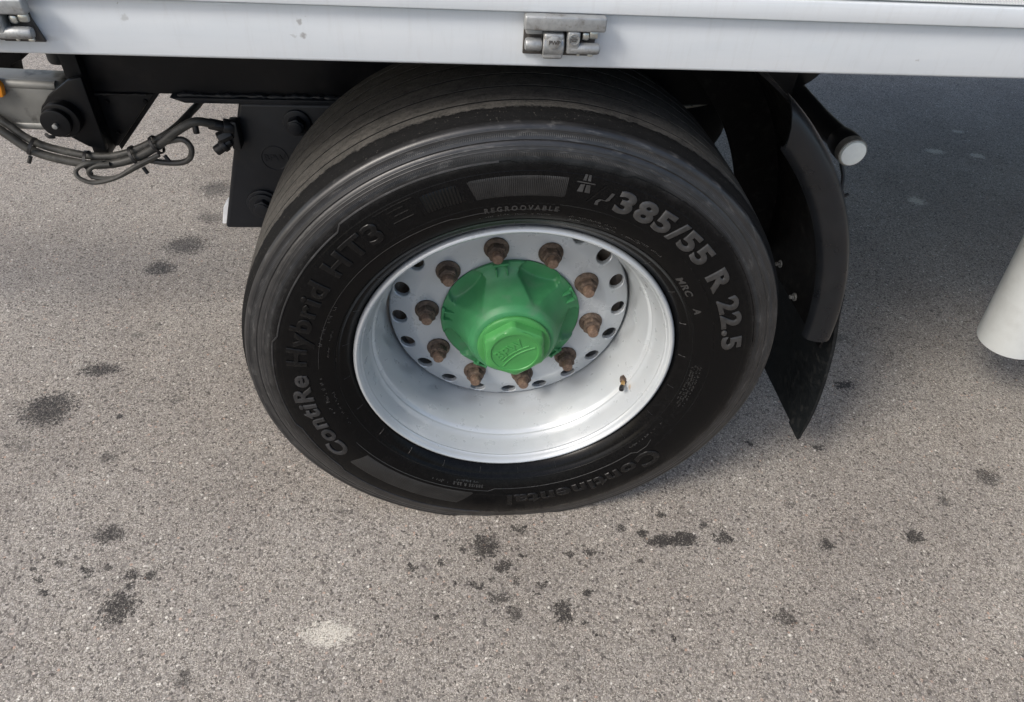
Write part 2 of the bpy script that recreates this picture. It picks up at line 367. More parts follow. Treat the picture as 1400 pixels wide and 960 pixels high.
def font_mesh(body, size, extrude, bold=0., space=1.0, bev=0.):
    """letters as a mesh: list of verts (u, v, w) and faces, centred on u, baseline at v = 0"""
    c = bpy.data.curves.new('txt', 'FONT'); c.body = body; c.size = size; c.extrude = extrude
    c.offset = bold; c.bevel_depth = bev; c.bevel_resolution = 0; c.align_x = 'CENTER'; c.space_character = space; c.resolution_u = 4
    o = bpy.data.objects.new('txt', c); col.objects.link(o)
    dg = bpy.context.evaluated_depsgraph_get(); dg.update()
    me = bpy.data.meshes.new_from_object(o.evaluated_get(dg))
    bpy.data.objects.remove(o); bpy.data.curves.remove(c)
    bm = bmesh.new(); bm.from_mesh(me); bpy.data.meshes.remove(me)
    bmesh.ops.remove_doubles(bm, verts=bm.verts, dist=1e-6)
    bmesh.ops.triangulate(bm, faces=bm.faces)
    for _ in range(4):
        ed = [e for e in bm.edges if e.calc_length() > .009]
        if not ed: break
        bmesh.ops.subdivide_edges(bm, edges=ed, cuts=1)
        bmesh.ops.triangulate(bm, faces=[f for f in bm.faces if len(f.verts) > 3])
    bm.verts.index_update()
    vf = [tuple(v.co) for v in bm.verts], [tuple(v.index for v in f.verts) for f in bm.faces]
    bm.free(); return vf

# ================================================================== the setting
g = 300.
gnd = mk('ground', ([(-g, -g, 0), (g, -g, 0), (g, g, 0), (-g, g, 0)], [(0, 1, 2, 3)]), M['asphalt'])
gnd['kind'] = 'structure'; gnd['label'] = 'speckled grey asphalt yard with dark drip stains'

# ================================================================== the trailer
TR = bpy.data.objects.new('truck_trailer', None); col.objects.link(TR)
TR['label'] = 'white railed lorry trailer standing on one big wheel with a green hub cap'
TR['category'] = 'trailer'
X0, X1 = -1.12, 6.5

# ---- bed, rail, board, curtain
mk('side_rail', bevelled(prism([(-.0, 1.016), (-.007, 1.016)] and [(X0, 1.016), (X1, 1.016), (X1, 1.0865), (X0, 1.0865)], -.007, .05), .004, 3), M['rail'], TR)
mk('side_board', bevelled(prism([(X0, 1.0885), (X1, 1.0885), (X1, 1.113), (X0, 1.113)], -.019, .045), .002, 2), M['rail'], TR)
mk('cargo_curtain', box(X0, X1, -.0165, 2.5, 1.1135, 2.75, .01), M['curtain'], TR)
mk('bed_floor', box(X0 + .004, X1 - .004, .051, 2.48, 1.03, 1.10), M['floor'], TR)
for x in (-.95, -.35, .35, 1.2, 2.2, 3.2, 4.2):
    mk('cross_member', box(x - .03, x + .03, .571, 1.929, .90, 1.029, .006), M['chassis_dull'], TR)
mk('far_rail', box(X0, X1, 2.481, 2.53, 1.016, 1.10, .004), M['rail'], TR)

# ---- chassis beam with its end plate and gusset
mk('chassis_beam', box(-.803, .60, .45, .57, .768, 1.028, .006), M['chassis'], TR)
mk('chassis_beam', box(-.80, .60, 1.93, 2.05, .768, 1.028, .006), M['chassis_dull'], TR)
mk('end_plate', prism([(-.835, .645), (-.812, .636), (-.802, .66), (-.8035, 1.02), (-.835, 1.02)], .432, .592, .004), M['chassis'], TR)
mk('gusset_plate', prism([(-.801, .655), (-.793, .655), (-.694, .766), (-.801, .766)], .456, .468, .002), M['chassis'], TR)
mk('gusset_flange', prism([(-.800, .665), (-.795, .640), (-.683, .7665), (-.715, .7665)], .4685, .575, .001), M['chassis'], TR)
mk('weld_bead', tube([(-.80 + i * .006, .449, .768 + random.uniform(-.001, .001)) for i in range(0, 17)], .0028, 8, 1, .35), M['chassis'], TR)
for x, z in ((-.785, .750), (-.712, .752), (-.783, .685), (-.787, .775)):
    mk('drain_hole', cyl((x, .4555, z), (x, .452, z), .0042, 12), M['chassis_dull'], TR)

# ---- drawbar, its pivot and what hangs around it
mk('drawbar', join(prism([(-2.9, .845), (-2.9, .735), (-.895, .698), (-.85, .705), (-.838, .772), (-.85, .792)], .4335, .505, .020, 4)), M['drawbar'], TR)
pl = [(-.800, .812), (-.826, .806), (-.872, .775)] + [(-.862 + .036 * math.cos(R(a)), .733 + .036 * math.sin(R(a))) for a in (125, 145, 165, 185, 205, 225, 245, 262)] + [(-.832, .672), (-.800, .664)]
mk('drawbar_rib', tube([(-2.8, .440, .838), (-1.9, .440, .818), (-.86, .440, .786)], .009, 12, 6), M['drawbar'], TR)
mk('drawbar_rib', tube([(-2.8, .440, .745), (-1.9, .440, .728), (-.90, .440, .706)], .009, 12, 6), M['drawbar'], TR)
mk('pivot_plate', prism(pl, .418, .432, .003), M['chassis'], TR)
mk('pivot_plate', prism(pl, .502, .516, .003), M['chassis'], TR)
pin = mk('pivot_pin', join(cyl((-.855, .418, .735), (-.855, .397, .735), .034, 36, .003)), M['chassis'], TR)
mk('pin_head', join(cyl((-.860, .3965, .735), (-.860, .384, .735), .027, 32, .003)), M['chassis'], pin)
mk('lock_plate', prism([(-.862, .741), (-.852, .752), (-.838, .752), (-.834, .728), (-.842, .715)], .389, .3955, .002), M['chassis_dull'], pin)
mk('grease_nipple', cyl((-.859, .384, .733), (-.859, .376, .733), .005, 12, .001), M['galv'], pin)
mk('split_pin', tube([(-.893, .40, .706), (-.886, .395, .704), (-.878, .40, .702)], .0035, 8, 4), M['black_plastic'], pin)
mk('side_reflector', prism([(-1.04, .815), (-.958, .812), (-.948, .790), (-.952, .770), (-.99, .764), (-1.04, .764)], .418, .4328, .003), M['orange'], TR)
mk('under_bracket', join(prism([(-1.40, .80), (-1.10, .80), (-1.135, .668), (-1.165, .655), (-1.172, .618), (-1.20, .600), (-1.40, .600)], .86, .92, .004)), M['chassis_dull'], TR)
mk('bump_stop', cyl((-.875, .52, .80), (-.875, .52, .88), .022, 20, .005), M['black_plastic'], TR)

# ---- spring hanger bracket
hb = mk('hanger_bracket', prism([(-.534, .756), (-.08, .756), (-.13, .46), (-.621, .46)], .45, .56, .009, 3), M['bracket'], TR)
mk('weld_flange', prism([(-.66, .7675), (-.08, .7675), (-.08, .757), (-.632, .757)], .438, .575, .002), M['bracket'], hb)
mk('weld_bead', tube([(-.645 + i * .0055, .447, .770 + random.uniform(-.0012, .0012)) for i in range(0, 100)], .0036, 8, 1, .45), M['bracket'], hb)
def hexbolt(x, z, y, s, washer):
    H = [(x + s * math.cos(R(a)), z + s * math.sin(R(a))) for a in range(20, 380, 60)]
    o = mk('bolt_washer', cyl((x, y, z), (x, y - .007, z), washer, 32, .0025), M['bracket'], hb)
    mk('bolt_head', join(bevelled(prism(H, y - .027, y - .0075), .002, 2), cyl((x, y - .027, z), (x, y - .030, z), s * .72, 24, .001)), M['bracket'], hb)
hexbolt(-.425, .716, .450, .0185, .028)
hexbolt(-.524, .526, .450, .0205, .036)
mk('bolt_collar', cyl((-.524, .442, .526), (-.524, .436, .526), .030, 32, .002), M['bracket'], hb)
ring = revolve([(.0, .0285), (-.0007, .0276), (-.0007, .0264), (0, .0255)], 48, (0, 1, 0), (-.483, .4498, .636))
em = mk('embossed_emblem', ring, M['bracket'], hb)
tv, tf = font_mesh('BPW', .021, .0008, .0003)
mk('emblem_letters', ([(-.483 + u, .4497 - w_, .629 + v) for u, v, w_ in tv], tf), M['bracket'], hb)
mk('mounting_plate', prism([(-.664, .400), (-.60, .400), (-.60, .47), (-.630, .47), (-.652, .445)], .564, .60, .002), M['white_part'], TR)

# ---- cables with ties and the connector
c1 = mk('cable', tube([(-1.35, .44, .80), (-1.15, .42, .775), (-1.0, .405, .728), (-.931, .40, .672), (-.864, .40, .649), (-.81, .40, .643), (-.75, .40, .656), (-.693, .40, .685), (-.65, .40, .716), (-.61, .405, .735), (-.575, .42, .722)], .0085, 14, 10), M['cable'], TR)
c2 = mk('cable', tube([(-1.35, .45, .815), (-1.15, .43, .788), (-1.0, .42, .742), (-.931, .414, .685), (-.864, .412, .662), (-.81, .41, .656), (-.76, .41, .664), (-.70, .412, .690), (-.665, .43, .706), (-.645, .49, .714), (-.636, .58, .716), (-.62, .66, .765)], .0075, 14, 10), M['cable'], TR)
mk('cable_loop', tube([(-.805, .395, .652), (-.829, .385, .654), (-.852, .38, .643), (-.851, .375, .628), (-.826, .375, .617), (-.781, .378, .627), (-.739, .383, .650), (-.69, .39, .672)], .0045, 10, 8), M['cable'], TR)
mk('cable_loop', tube([(-.79, .39, .650), (-.815, .388, .648), (-.832, .385, .638), (-.828, .385, .624), (-.79, .385, .622), (-.745, .39, .642), (-.70, .395, .664)], .0048, 10, 8), M['cable'], TR)
mk('cable_loop', tube([(-.735, .405, .655), (-.70, .40, .651), (-.665, .40, .649), (-.640, .40, .657), (-.629, .40, .680), (-.640, .402, .698), (-.668, .405, .694), (-.70, .41, .680)], .0058, 10, 8), M['cable'], TR)
def tie(p, d, r):
    d = Vector(d).normalized(); p = Vector(p)
    a = revolve([(-.003, r), (-.003, r + .002), (.003, r + .002), (.003, r)], 20, d, p, closed=True)
    n_ = d.cross(Vector((0, 1, 0))).normalized() * -1
    q = p + n_ * (r + .003)
    t = cyl(q + Vector((0, -.004, -.003)), q + n_ * .014 + Vector((0, -.006, -.003)), .004, 8)
    mk('cable_tie', join(a, t), M['black_plastic'], TR)
tie((-.931, .406, .678), (1, 0, -.55), .0165); tie((-.836, .404, .650), (1, 0, -.05), .0175)
tie((-.742, .405, .661), (1, .1, .45), .019); tie((-.695, .404, .686), (1, .1, .6), .0175)
cn = mk('cable_connector', join(cyl((-.590, .418, .726), (-.562, .424, .716), .011, 16, .002), cyl((-.566, .424, .718), (-.548, .43, .712), .0155, 16, .002), box(-.556, -.538, .420, .448, .668, .728, .004),
   cyl((-.578, .418, .694), (-.552, .425, .704), .013, 8, .002), cyl((-.588, .414, .668), (-.556, .424, .688), .0105, 14, .003), cyl((-.574, .417, .677), (-.566, .420, .682), .0135, 14, .001)), M['black_plastic'], TR)
mk('hanging_stub', cyl((-.612, .405, .729), (-.612, .402, .712), .006, 10, .001), M['black_plastic'], TR)

# ---- suspension seen past the tyre
mk('air_bellows', revolve([(.50, .095), (.52, .112), (.56, .117), (.60, .114), (.63, .104), (.66, .114), (.70, .118), (.74, .112), (.766, .09)], 40, (0, 0, 1), (.41, .60, 0), cap=True), M['chassis_dull'], TR)
mk('axle_tube', cyl((0, .36, .46), (0, 2.1, .46), .065, 28), M['chassis_dull'], TR)
mk('steel_pipe', tube([(.22, .49, .752), (.30, .49, .748), (.38, .492, .747), (.452, .50, .757)], .0055, 12, 8), M['chrome'], TR)
mk('air_tank', revolve([(.50, .02), (.505, .05), (.52, .072), (.55, .082), (.95, .082), (.98, .07), (1.0, .02)], 36, (0, 1, 0), (.622, 0, .853), cap=True), M['chassis'], TR)

# ---- support leg at the right
lx = -.13
mk('support_leg', join(revolve([(0, .070), (.004, .0755), (.012, .077), (.80, .077)], 48, (lx, 0, 1), (1.293, .276, .25), cap=True)), M['leg'], TR)

# ---- mudguard, lip, flap
ZH = .46
def pol(r, a, y): return (r * math.cos(R(a)), y, ZH + r * math.sin(R(a)))
def sweep(section, a0, a1, n, trim=None):
    """section: closed list of (r, y) swept round the hub between two angles"""
    V, F = [], []; m = len(section)
    for i in range(n + 1):
        t = i / n
        for k, (r, y) in enumerate(section):
            e = a1 if trim is None else trim(r)
            V.append(pol(r, a0 + (e - a0) * t, y))
    for i in range(n):
        for k in range(m):
            k2 = (k + 1) % m; F.append((i * m + k, i * m + k2, (i + 1) * m + k2, (i + 1) * m + k))
    F += [tuple(range(m)), tuple(range(n * m + m - 1, n * m - 1, -1))]
    return V, F
sh = mk('mudguard', sweep([(.626, .056), (.626, .398), (.532, .398), (.532, .403), (.631, .403), (.631, .056)], -2, 61, 40), M['mud_shell'], TR)
lip = [(.576, .056), (.577, .047), (.583, .039), (.594, .033), (.607, .030), (.619, .032), (.627, .038), (.632, .047), (.634, .056), (.6315, .056), (.629, .048), (.624, .042), (.617, .036), (.607, .034), (.595, .037), (.586, .042), (.581, .049), (.580, .056)]
mk('mudguard_lip', sweep(lip, 1.5, 50, 44, lambda r: 45.5 + (r - .576) / .058 * 7.0), M['mud_lip'], sh)
for x, y, z in ((.605, .30, .470), (.611, .20, .455)):
    rr = math.hypot(x, z - ZH)
    a = math.atan2(z - ZH, x); d = Vector((-math.cos(a), 0, -math.sin(a)))
    p = Vector((.626 * math.cos(a), y, ZH + .626 * math.sin(a)))
    mk('flap_bolt', join(cyl(p, p + d * .004, .009, 16, .001), cyl(p + d * .004, p + d * .013, .0048, 10, .001)), M['galv'], sh)
path = smooth_path([(.628, 0, .575), (.640, 0, .518), (.662, 0, .433), (.680, 0, .326), (.688, 0, .232), (.685, 0, .151)], 6)
def ribbon(path, y0, y1, th, off=0, ny=1):
    V, F = [], []; n = len(path)
    for i, p in enumerate(path):
        t = (path[min(i + 1, n - 1)] - path[max(i - 1, 0)]).normalized(); nn = Vector((-t.z, 0, t.x))
        if nn.x > 0: nn = -nn
        for q in (off, off + th):
            for y in (y0, y1): V.append(tuple(p + nn * q + Vector((0, y, 0))))
    for i in range(n - 1):
        a, b_ = i * 4, (i + 1) * 4
        F += [(a, b_, b_ + 1, a + 1), (a + 2, a + 3, b_ + 3, b_ + 2), (a, a + 2, b_ + 2, b_), (a + 1, b_ + 1, b_ + 3, a + 3)]
    F += [(0, 1, 3, 2), (4 * n - 4, 4 * n - 2, 4 * n - 1, 4 * n - 3)]
    return V, F
fl = mk('mud_flap', ribbon(path, .055, .40, .004), M['flap'], TR)
mk('flap_edge_strip', ribbon(path[2:], .052, .105, .005, .004), M['flap'], fl)

# ---- marker lamp on its rubber arm
lc = Vector((.689, .30, .741))
lm = mk('marker_lamp', join(tube([(.600, .66, .82), (.640, .56, .775), (.672, .45, .748), (.688, .36, .742)], .0235, 20, 6)), M['black_plastic'], TR)
mk('lamp_housing', revolve([(.365, .0265), (.345, .0295), (.322, .0295), (.318, .028)], 40, (0, 1, 0), (lc.x, 0, lc.z)), M['black_plastic'], lm)
mk('lamp_ring', revolve([(.322, .0270), (.3215, .0290), (.303, .0286), (.302, .026)], 40, (0, 1, 0), (lc.x, 0, lc.z)), M['ring_dirty'], lm)
mk('lamp_lens', revolve([(.312, .0265), (.302, .0265), (.2985, .0245), (.2970, .020), (.2962, .012), (.296, .0001)], 40, (0, 1, 0), (lc.x, 0, lc.z)), M['lens'], lm)
mk('lamp_cable', tube([(.690, .33, .705), (.700, .32, .680), (.702, .31, .655), (.712, .31, .640), (.722, .312, .642)], .004, 8, 6), M['black_plastic'], lm)

# ================================================================== hinges on the rail
def hinge(dx, plate):
    h = bpy.data.objects.new('board_hinge', None); col.objects.link(h); h.parent = TR; h.location = (dx, 0, 0)
    def X(u): return -.029 + (u - 365) / 5.6 * .000936
    def Z(v, y=-.013): return 1.0865 - (v - 85) / 5.6 * .00096 + (-.007 - y) * .34
    G, D = M['galv'], M['galv_dark']
    mk('hinge_bar', box(X(365), X(990), -.034, -.0192, Z(188), Z(82), .003, 3), G, h)
    mk('back_plate', box(X(378), X(940), -.012, -.0072, Z(400), Z(190), .0015), D, h)
    mk('recess_shade_plate', box(X(680), X(938), -.0135, -.0122, Z(398), Z(196), .0004), D, h)  # dark sheet standing in for the shade inside the hinge
    mk('upper_strip', box(X(388), X(520), -.022, -.0122, Z(236), Z(196), .002), G, h)
    mk('pin_end', cyl((X(384), -.023, Z(303)), (X(518), -.023, Z(303)), .0082, 20, .003), G, h)
    kn = revolve([(0, .0125), (.0015, .014), ((X(680) - X(518)) - .0015, .014), (X(680) - X(518), .0125)], 28, (1, 0, 0), (X(518), -.0215, Z(303)), cap=True)
    mk('knuckle', join(kn, box(X(518), X(680), -.032, -.0122, Z(396), Z(205), .004, 3)), G, h)
    oc = [(X(600) + .0092 * math.cos(R(a)) * 1.05, Z(258) + .0082 * math.sin(R(a))) for a in (22, 68, 112, 158, 202, 248, 292, 338)]
    mk('maker_plate', prism(oc, -.0375, -.0345, .0006), G, h)
    t, f = font_mesh('PWP', .0072, .0005, .00012)
    mk('maker_letters', ([(X(600) + u, -.0376 - w_, Z(258) - .0026 + v) for u, v, w_ in t], f), D, h)
    mk('hook_stem', box(X(700), X(800), -.033, -.0135, Z(352), Z(186), .003, 3), G, h)
    mk('hook_arm', cyl((X(712), -.026, Z(318)), (X(968), -.026, Z(318)), .0072, 22, .004), G, h)
    mk('badge_ring', revolve([(-.0332, .0072), (-.0345, .0068), (-.0345, .0060), (-.0332, .0056)], 28, (0, 1, 0), (X(752), 0, Z(240))), G, h)
    mk('badge_mark', join(*[box(X(752) - q, X(752) + q, -.0340, -.0332, Z(240) + k * .0022 - .0005, Z(240) + k * .0022 + .0005) for k, q in ((-1, .0030), (0, .0042), (1, .0030))]), D, h)
    mk('latch_piece', join(box(X(822), X(880), -.024, -.0136, Z(268), Z(208), .003), box(X(878), X(950), -.022, -.0136, Z(262), Z(200), .003)), M['chrome'], h)
    mk('lower_rivet', join(box(X(800), X(826), -.019, -.0136, Z(396), Z(368), .002)), M['chrome'], h)
    mk('lower_rivet', join(box(X(885), X(932), -.019, -.0136, Z(396), Z(370), .002)), M['chrome'], h)
    if plate:
        mk('slanted_plate', prism([(X(700), Z(40)), (X(880), Z(40)), (X(985), Z(410)), (X(700), Z(410))], -.0118, -.0074, .001), M['galv_dark'], h)
    return h
hinge(0., False)
hinge(-.692, True)

# ================================================================== the wheel
W = bpy.data.objects.new('wheel', None); col.objects.link(W); W.parent = TR; W.location = (0, 0, ZH)
YC = .149
half = [(.132, .290), (.1365, .2975), (.1405, .3005), (.1465, .3030), (.1525, .3075), (.1580, .3130), (.1612, .3180), (.1625, .3205), (.1640, .3225), (.1665, .324), (.170, .330), (.1765, .341), (.1815, .353), (.1845, .366), (.1860, .380), (.1862, .395), (.1852, .410), (.1830, .425), (.1812, .432), (.1803, .4350), (.1795, .4375), (.1775, .446), (.1752, .4545), (.1737, .4585), (.1722, .4593), (.1722, .4607), (.1728, .4615), (.1705, .4665), (.1690, .4715), (.1692, .4745), (.1680, .4780), (.1655, .4805), (.1620, .4820), (.158, .4826), (.154, .4838), (.150, .4862), (.146, .4890), (.141, .4908), (.135, .4918)]
def crown(a): return .4960 - .0042 * (a / .135) ** 2
tread = []
gro = (.112, .068, .024)
for gx in gro:
    prev = tread[-1][0] if tread else .135
    for k in range(1, 4):
        a = prev + (gx + .0036 - prev) * k / 4; tread.append((a, crown(a)))
    tread += [(gx + .0027, crown(gx)), (gx + .0020, crown(gx) - .0034), (gx - .0020, crown(gx) - .0034), (gx - .0027, crown(gx))]
tread += [(.012, crown(.012)), (0, crown(0))]
hp = half + tread
prof = [(YC - a, r) for a, r in hp] + [(YC + a, r) for a, r in reversed(hp[:-1])]
SW = sorted((r, YC - a) for a, r in half[6:28])
def ysw(r):
    if r <= SW[0][0]: return SW[0][1]
    for (r0, y0), (r1, y1) in zip(SW, SW[1:]):
        if r <= r1: return y0 + (y1 - y0) * (r - r0) / (r1 - r0)
    return SW[-1][1]
tv, tf = revolve(prof, 320, (0, 1, 0))
def ground_clamp(v): return (v[0], v[1], max(v[2], -ZH - .001))
mk('tyre', ([ground_clamp(v) for v in tv], tf), M['tyre'], W, sharp=50)

# ---- raised marks on the sidewall
def wrap(vf, r0, ang, lift=.0007):
    out = []
    for u, v, q in vf[0]:
        r = r0 + v; a = R(ang) - u / (r0 + .015)
        out.append((r * math.cos(a), ysw(r) - lift - q, r * math.sin(a)))
    return out, vf[1]
def side_text(name, body, size, r0, a0, a1, mat, bold=.0006, space=1., ex=.0008, lift=.0006):
    """letters running clockwise from angle a0 to angle a1, their feet towards the hub"""
    vf = font_mesh(body, size, ex, bold, space, .0006 if size > .03 else 0.)
    us = [p[0] for p in vf[0]]; mid = (min(us) + max(us)) / 2
    k = R(a0 - a1) * (r0 + .015) / (max(us) - min(us))
    vf = ([((u - mid) * k, v, q) for u, v, q in vf[0]], vf[1])
    return mk(name, wrap(vf, r0, (a0 + a1) / 2, lift), mat, W, sharp=40)
def strip(pts, wd, ht=.0010):
    P = []
    for (r0, a0), (r1, a1) in zip(pts, pts[1:]):
        n = max(1, int(abs(a1 - a0) / .8)); P += [(r0 + (r1 - r0) * i / n, a0 + (a1 - a0) * i / n) for i in range(n)]
    P.append(pts[-1]); V, F = [], []
    for r, a in P:
        for q, h in ((-wd, -.0005), (-wd * .4, ht), (wd * .4, ht), (wd, -.0005)):
            V.append(((r + q) * math.cos(R(a)), ysw(r + q) - h, (r + q) * math.sin(R(a))))
    for i in range(len(P) - 1):
        for k in range(3): F.append((i * 4 + k, i * 4 + k + 1, i * 4 + k + 5, i * 4 + k + 4))
    return V, F
def patch(r0, r1, a0, a1, slant0=0, slant1=0, ht=.0009, nr=10):
    V, F = [], []; n = max(2, int(abs(a1 - a0)))
    for i in range(n + 1):
        t = i / n
        for k in range(nr + 1):
            s = k / nr; r = r0 + (r1 - r0) * s
            b0 = a0 + slant0 * s; b1 = a1 + slant1 * s; a = R(b0 + (b1 - b0) * t)
            e = -.0006 if k in (0, nr) or i in (0, n) else ht
            V.append((r * math.cos(a), ysw(r) - e, r * math.sin(a)))
    m = nr + 1
    for i in range(n):
        for k in range(nr): F.append((i * m + k, i * m + k + 1, i * m + m + k + 1, i * m + m + k))
    return V, F
side_text('size_lettering', '385/55 R 22.5', .0475, .3765, 71.2, 9.5, M['letter'], .0014, 1.12, .0010, .0008)
side_text('name_lettering', 'ContiRe', .047, .3765, 211.8, 178.0, M['letter_mid'], .0010, 1.12, .0010, .0009)
side_text('name_lettering', 'Hybrid', .047, .3765, 174.5, 146.5, M['letter_dark'], .0010, 1.12, .0010, .0009)
side_text('name_lettering', 'HT3', .047, .3765, 142.5, 125.5, M['letter_dark'], .0010, 1.12, .0010, .0009)
side_text('maker_lettering', 'C', .056, .3640, -36.5, -43.8, M['letter_maker'], .0018, 1.0, .0010, .0009)
side_text('maker_lettering', 'ontinental', .044, .3660, -44.6, -90.0, M['letter_maker'], .0010, 1.1, .0010, .0009)
side_text('fine_lettering', 'REGROOVABLE', .0130, .352, 101.5, 83.5, M['letter'], .0003, 1.55, .0006, .0005)
side_text('fine_lettering', 'MRC', .0160, .333, 40, 32, M['letter'], .0003, 1.2, .0007, .0006)
side_text('fine_lettering', 'A', .0160, .335, 26.5, 24., M['letter'], .0003, 1.2, .0007, .0006)
side_text('fine_lettering', '385/55 R 22.5', .0085, .341, -99, -110, M['letter'], .0002, 1.3, .0006, .0005)
mk('ribbed_panel', patch(.3775, .4130, 103., 82.5, 1.5, 0), M['panel'], W)
mk('ribbed_panel', patch(.3600, .4020, -143.5, -101., -1.5, -5.), M['panel'], W)
mk('ribbed_band', patch(.3790, .4120, 114.5, 104.5, 0, 1.5, .0007), M['rib_dark'], W)
mk('boxed_symbol', join(strip([(.378, 123.5), (.414, 125.0), (.414, 115.5), (.378, 115.)], .0008), strip([(.388, 117), (.388, 122)], .0010), strip([(.398, 117.5), (.398, 121)], .0010), strip([(.407, 118), (.407, 122)], .0010)), M['letter_dark'], W)
# road symbols beside the size
def poly_mark(quads):
    V, F = [], []
    for q in quads:
        n = len(V); V += [(u, v, 0.0009) for u, v in q]; F.append(tuple(range(n, n + len(q))))
    return V, F
mk('motorway_symbol', wrap(poly_mark([[(-.0105, .0), (-.0015, .0), (-.0012, .0125), (-.0075, .0125)], [(.0015, .0), (.0105, .0), (.0075, .0125), (.0012, .0125)], [(-.006, .0185), (-.001, .0185), (-.0008, .028), (-.0045, .028)], [(.001, .0185), (.006, .0185), (.0045, .028), (.0008, .028)], [(-.014, .0145), (.014, .0145), (.014, .0165), (-.014, .0165)]]), .393, 79.2, .0006), M['letter'], W)
mk('slash_symbol', wrap(poly_mark([[(-.011, -.004), (-.008, -.004), (.012, .028), (.009, .028)]]), .382, 76.3, .0005), M['letter_dark'], W)
S = [(-.010, 0), (-.0105, .006), (-.006, .011), (.000, .0095), (.004, .0115), (.0065, .018), (.0085, .025)]
mk('winding_road_symbol', wrap(poly_mark([[(S[i][0] - .0030, S[i][1]), (S[i][0] + .0030, S[i][1]), (S[i + 1][0] + .0026, S[i + 1][1]), (S[i + 1][0] - .0026, S[i + 1][1])] for i in range(len(S) - 1)]), .377, 73.9, .0006), M['letter'], W)
# border lines
mk('border_line', strip([(.4335, 97), (.4335, 131.5), (.4265, 133.0), (.4265, 166), (.4335, 168.), (.4335, 196.0), (.4265, 198), (.4265, 216), (.4315, 218), (.4315, 262)], .0017, .0014), M['letter_mid'], W)
mk('border_line', strip([(.4335, 97), (.4335, 95), (.4290, 93), (.4290, 72), (.4345, 70), (.4345, 10)], .0009), M['letter_dark'], W)
mk('inner_line', strip([(.356, 176), (.356, 110), (.3535, 108), (.3535, 83)], .0006, .0007), M['letter'], W)
mk('inner_line', strip([(.3555, -150), (.3545, -97), (.3485, -94.5), (.3485, -43), (.3545, -41), (.3545, -37), (.349, -34)], .0006, .0008), M['letter'], W)
mk('inner_line', strip([(.366, 47), (.3615, 12), (.3615, -30)], .0006, .0006), M['letter_dark'], W)
mk('bead_line', strip([(.3275, a) for a in range(0, 361, 8)], .0006, .0006), M['letter_dark'], W)
for a in range(0, 360, 15):
    mk('rim_tick', strip([(.309, a + 4), (.3195, a + 4.4)], .00045, .0008) if 0 else ([(r * math.cos(R(a + 4 + s * q)), ysw(r) - h if r > .318 else YC - (.1525 + (r - .3075) * .9) - h, r * math.sin(R(a + 4 + s * q))) for r in (.308, .313, .3185) for s, h, q in ((-1, -.0006, .12), (0, .0009, .12), (1, -.0006, .12))],
       [(0, 1, 4, 3), (1, 2, 5, 4), (3, 4, 7, 6), (4, 5, 8, 7)]), M['letter'], W)
# rows of lettering too fine to read: tiny raised strokes
def fine_row(r, a0, a1, h, dens):
    V, F = [], []; a = a0
    while a > a1:
        if random.random() < .82:
            for k in range(random.choice((1, 2, 2))):
                r0 = r + random.choice((0, .25, .5)) * h; r1 = r0 + h * random.choice((.25, .5, .5))
                r1 = min(r1, r + h); wd = dens * random.uniform(.12, .32); n = len(V)
                aa = a - random.uniform(0, .3) * dens
                for rr, sg in ((r0, -1), (r0, 1), (r1, 1), (r1, -1)):
                    V.append((rr * math.cos(R(aa + sg * wd)), ysw(rr) - .0007, rr * math.sin(R(aa + sg * wd))))
                F.append((n, n + 1, n + 2, n + 3))
        else: a -= dens * .8
        a -= dens
    return V, F
rows = [(.3415, 103, 96, .004, .55), (.3415, 94, 84, .004, .45), (.343, 80, 66, .004, .5), (.336, 80, 58, .0035, .5), (.340, 60, 50, .004, .6),
        (.352, 167, 160, .006, .55), (.349, 158, 151, .006, .5), (.338, 172, 160, .004, .6), (.351, 195, 180, .0065, .6), (.338, 203, 186, .004, .6),
        (.345, 2, -16, .0035, .4), (.340, 3, -17, .0035, .4), (.3355, 2, -16, .0035, .4), (.331, 1, -14, .0035, .4), (.336, -26, -42, .003, .5), (.341, -112, -118, .007, .6), (.334, -101, -109, .004, .5)]
for q in rows:
    mk('fine_print', fine_row(*q), M['letter'], W, kind='stuff', recalc=False)

# ---- rim
rp = [(.016, .2930), (.0125, .2975), (.0080, .2990), (.0030, .2992), (-.0010, .2982), (-.0034, .2958), (-.0038, .2930), (-.0022, .2905), (.0008, .2888), (.005, .2872), (.010, .2858), (.0112, .2844), (.0130, .2846), (.0146, .2838), (.024, .2808), (.040, .2752), (.0525, .2712), (.0542, .2698), (.0565, .2698), (.0580, .2690), (.0600, .2660), (.066, .2632), (.076, .2590), (.088, .2545), (.098, .2510), (.110, .2490), (.128, .2480), (.162, .2474), (.30, .2474), (.30, .254), (.13, .254), (.06, .276), (.02, .289)]
rim = mk('rim', revolve(rp, 192, (0, 1, 0), closed=True), M['wheel'], W, sharp=40)
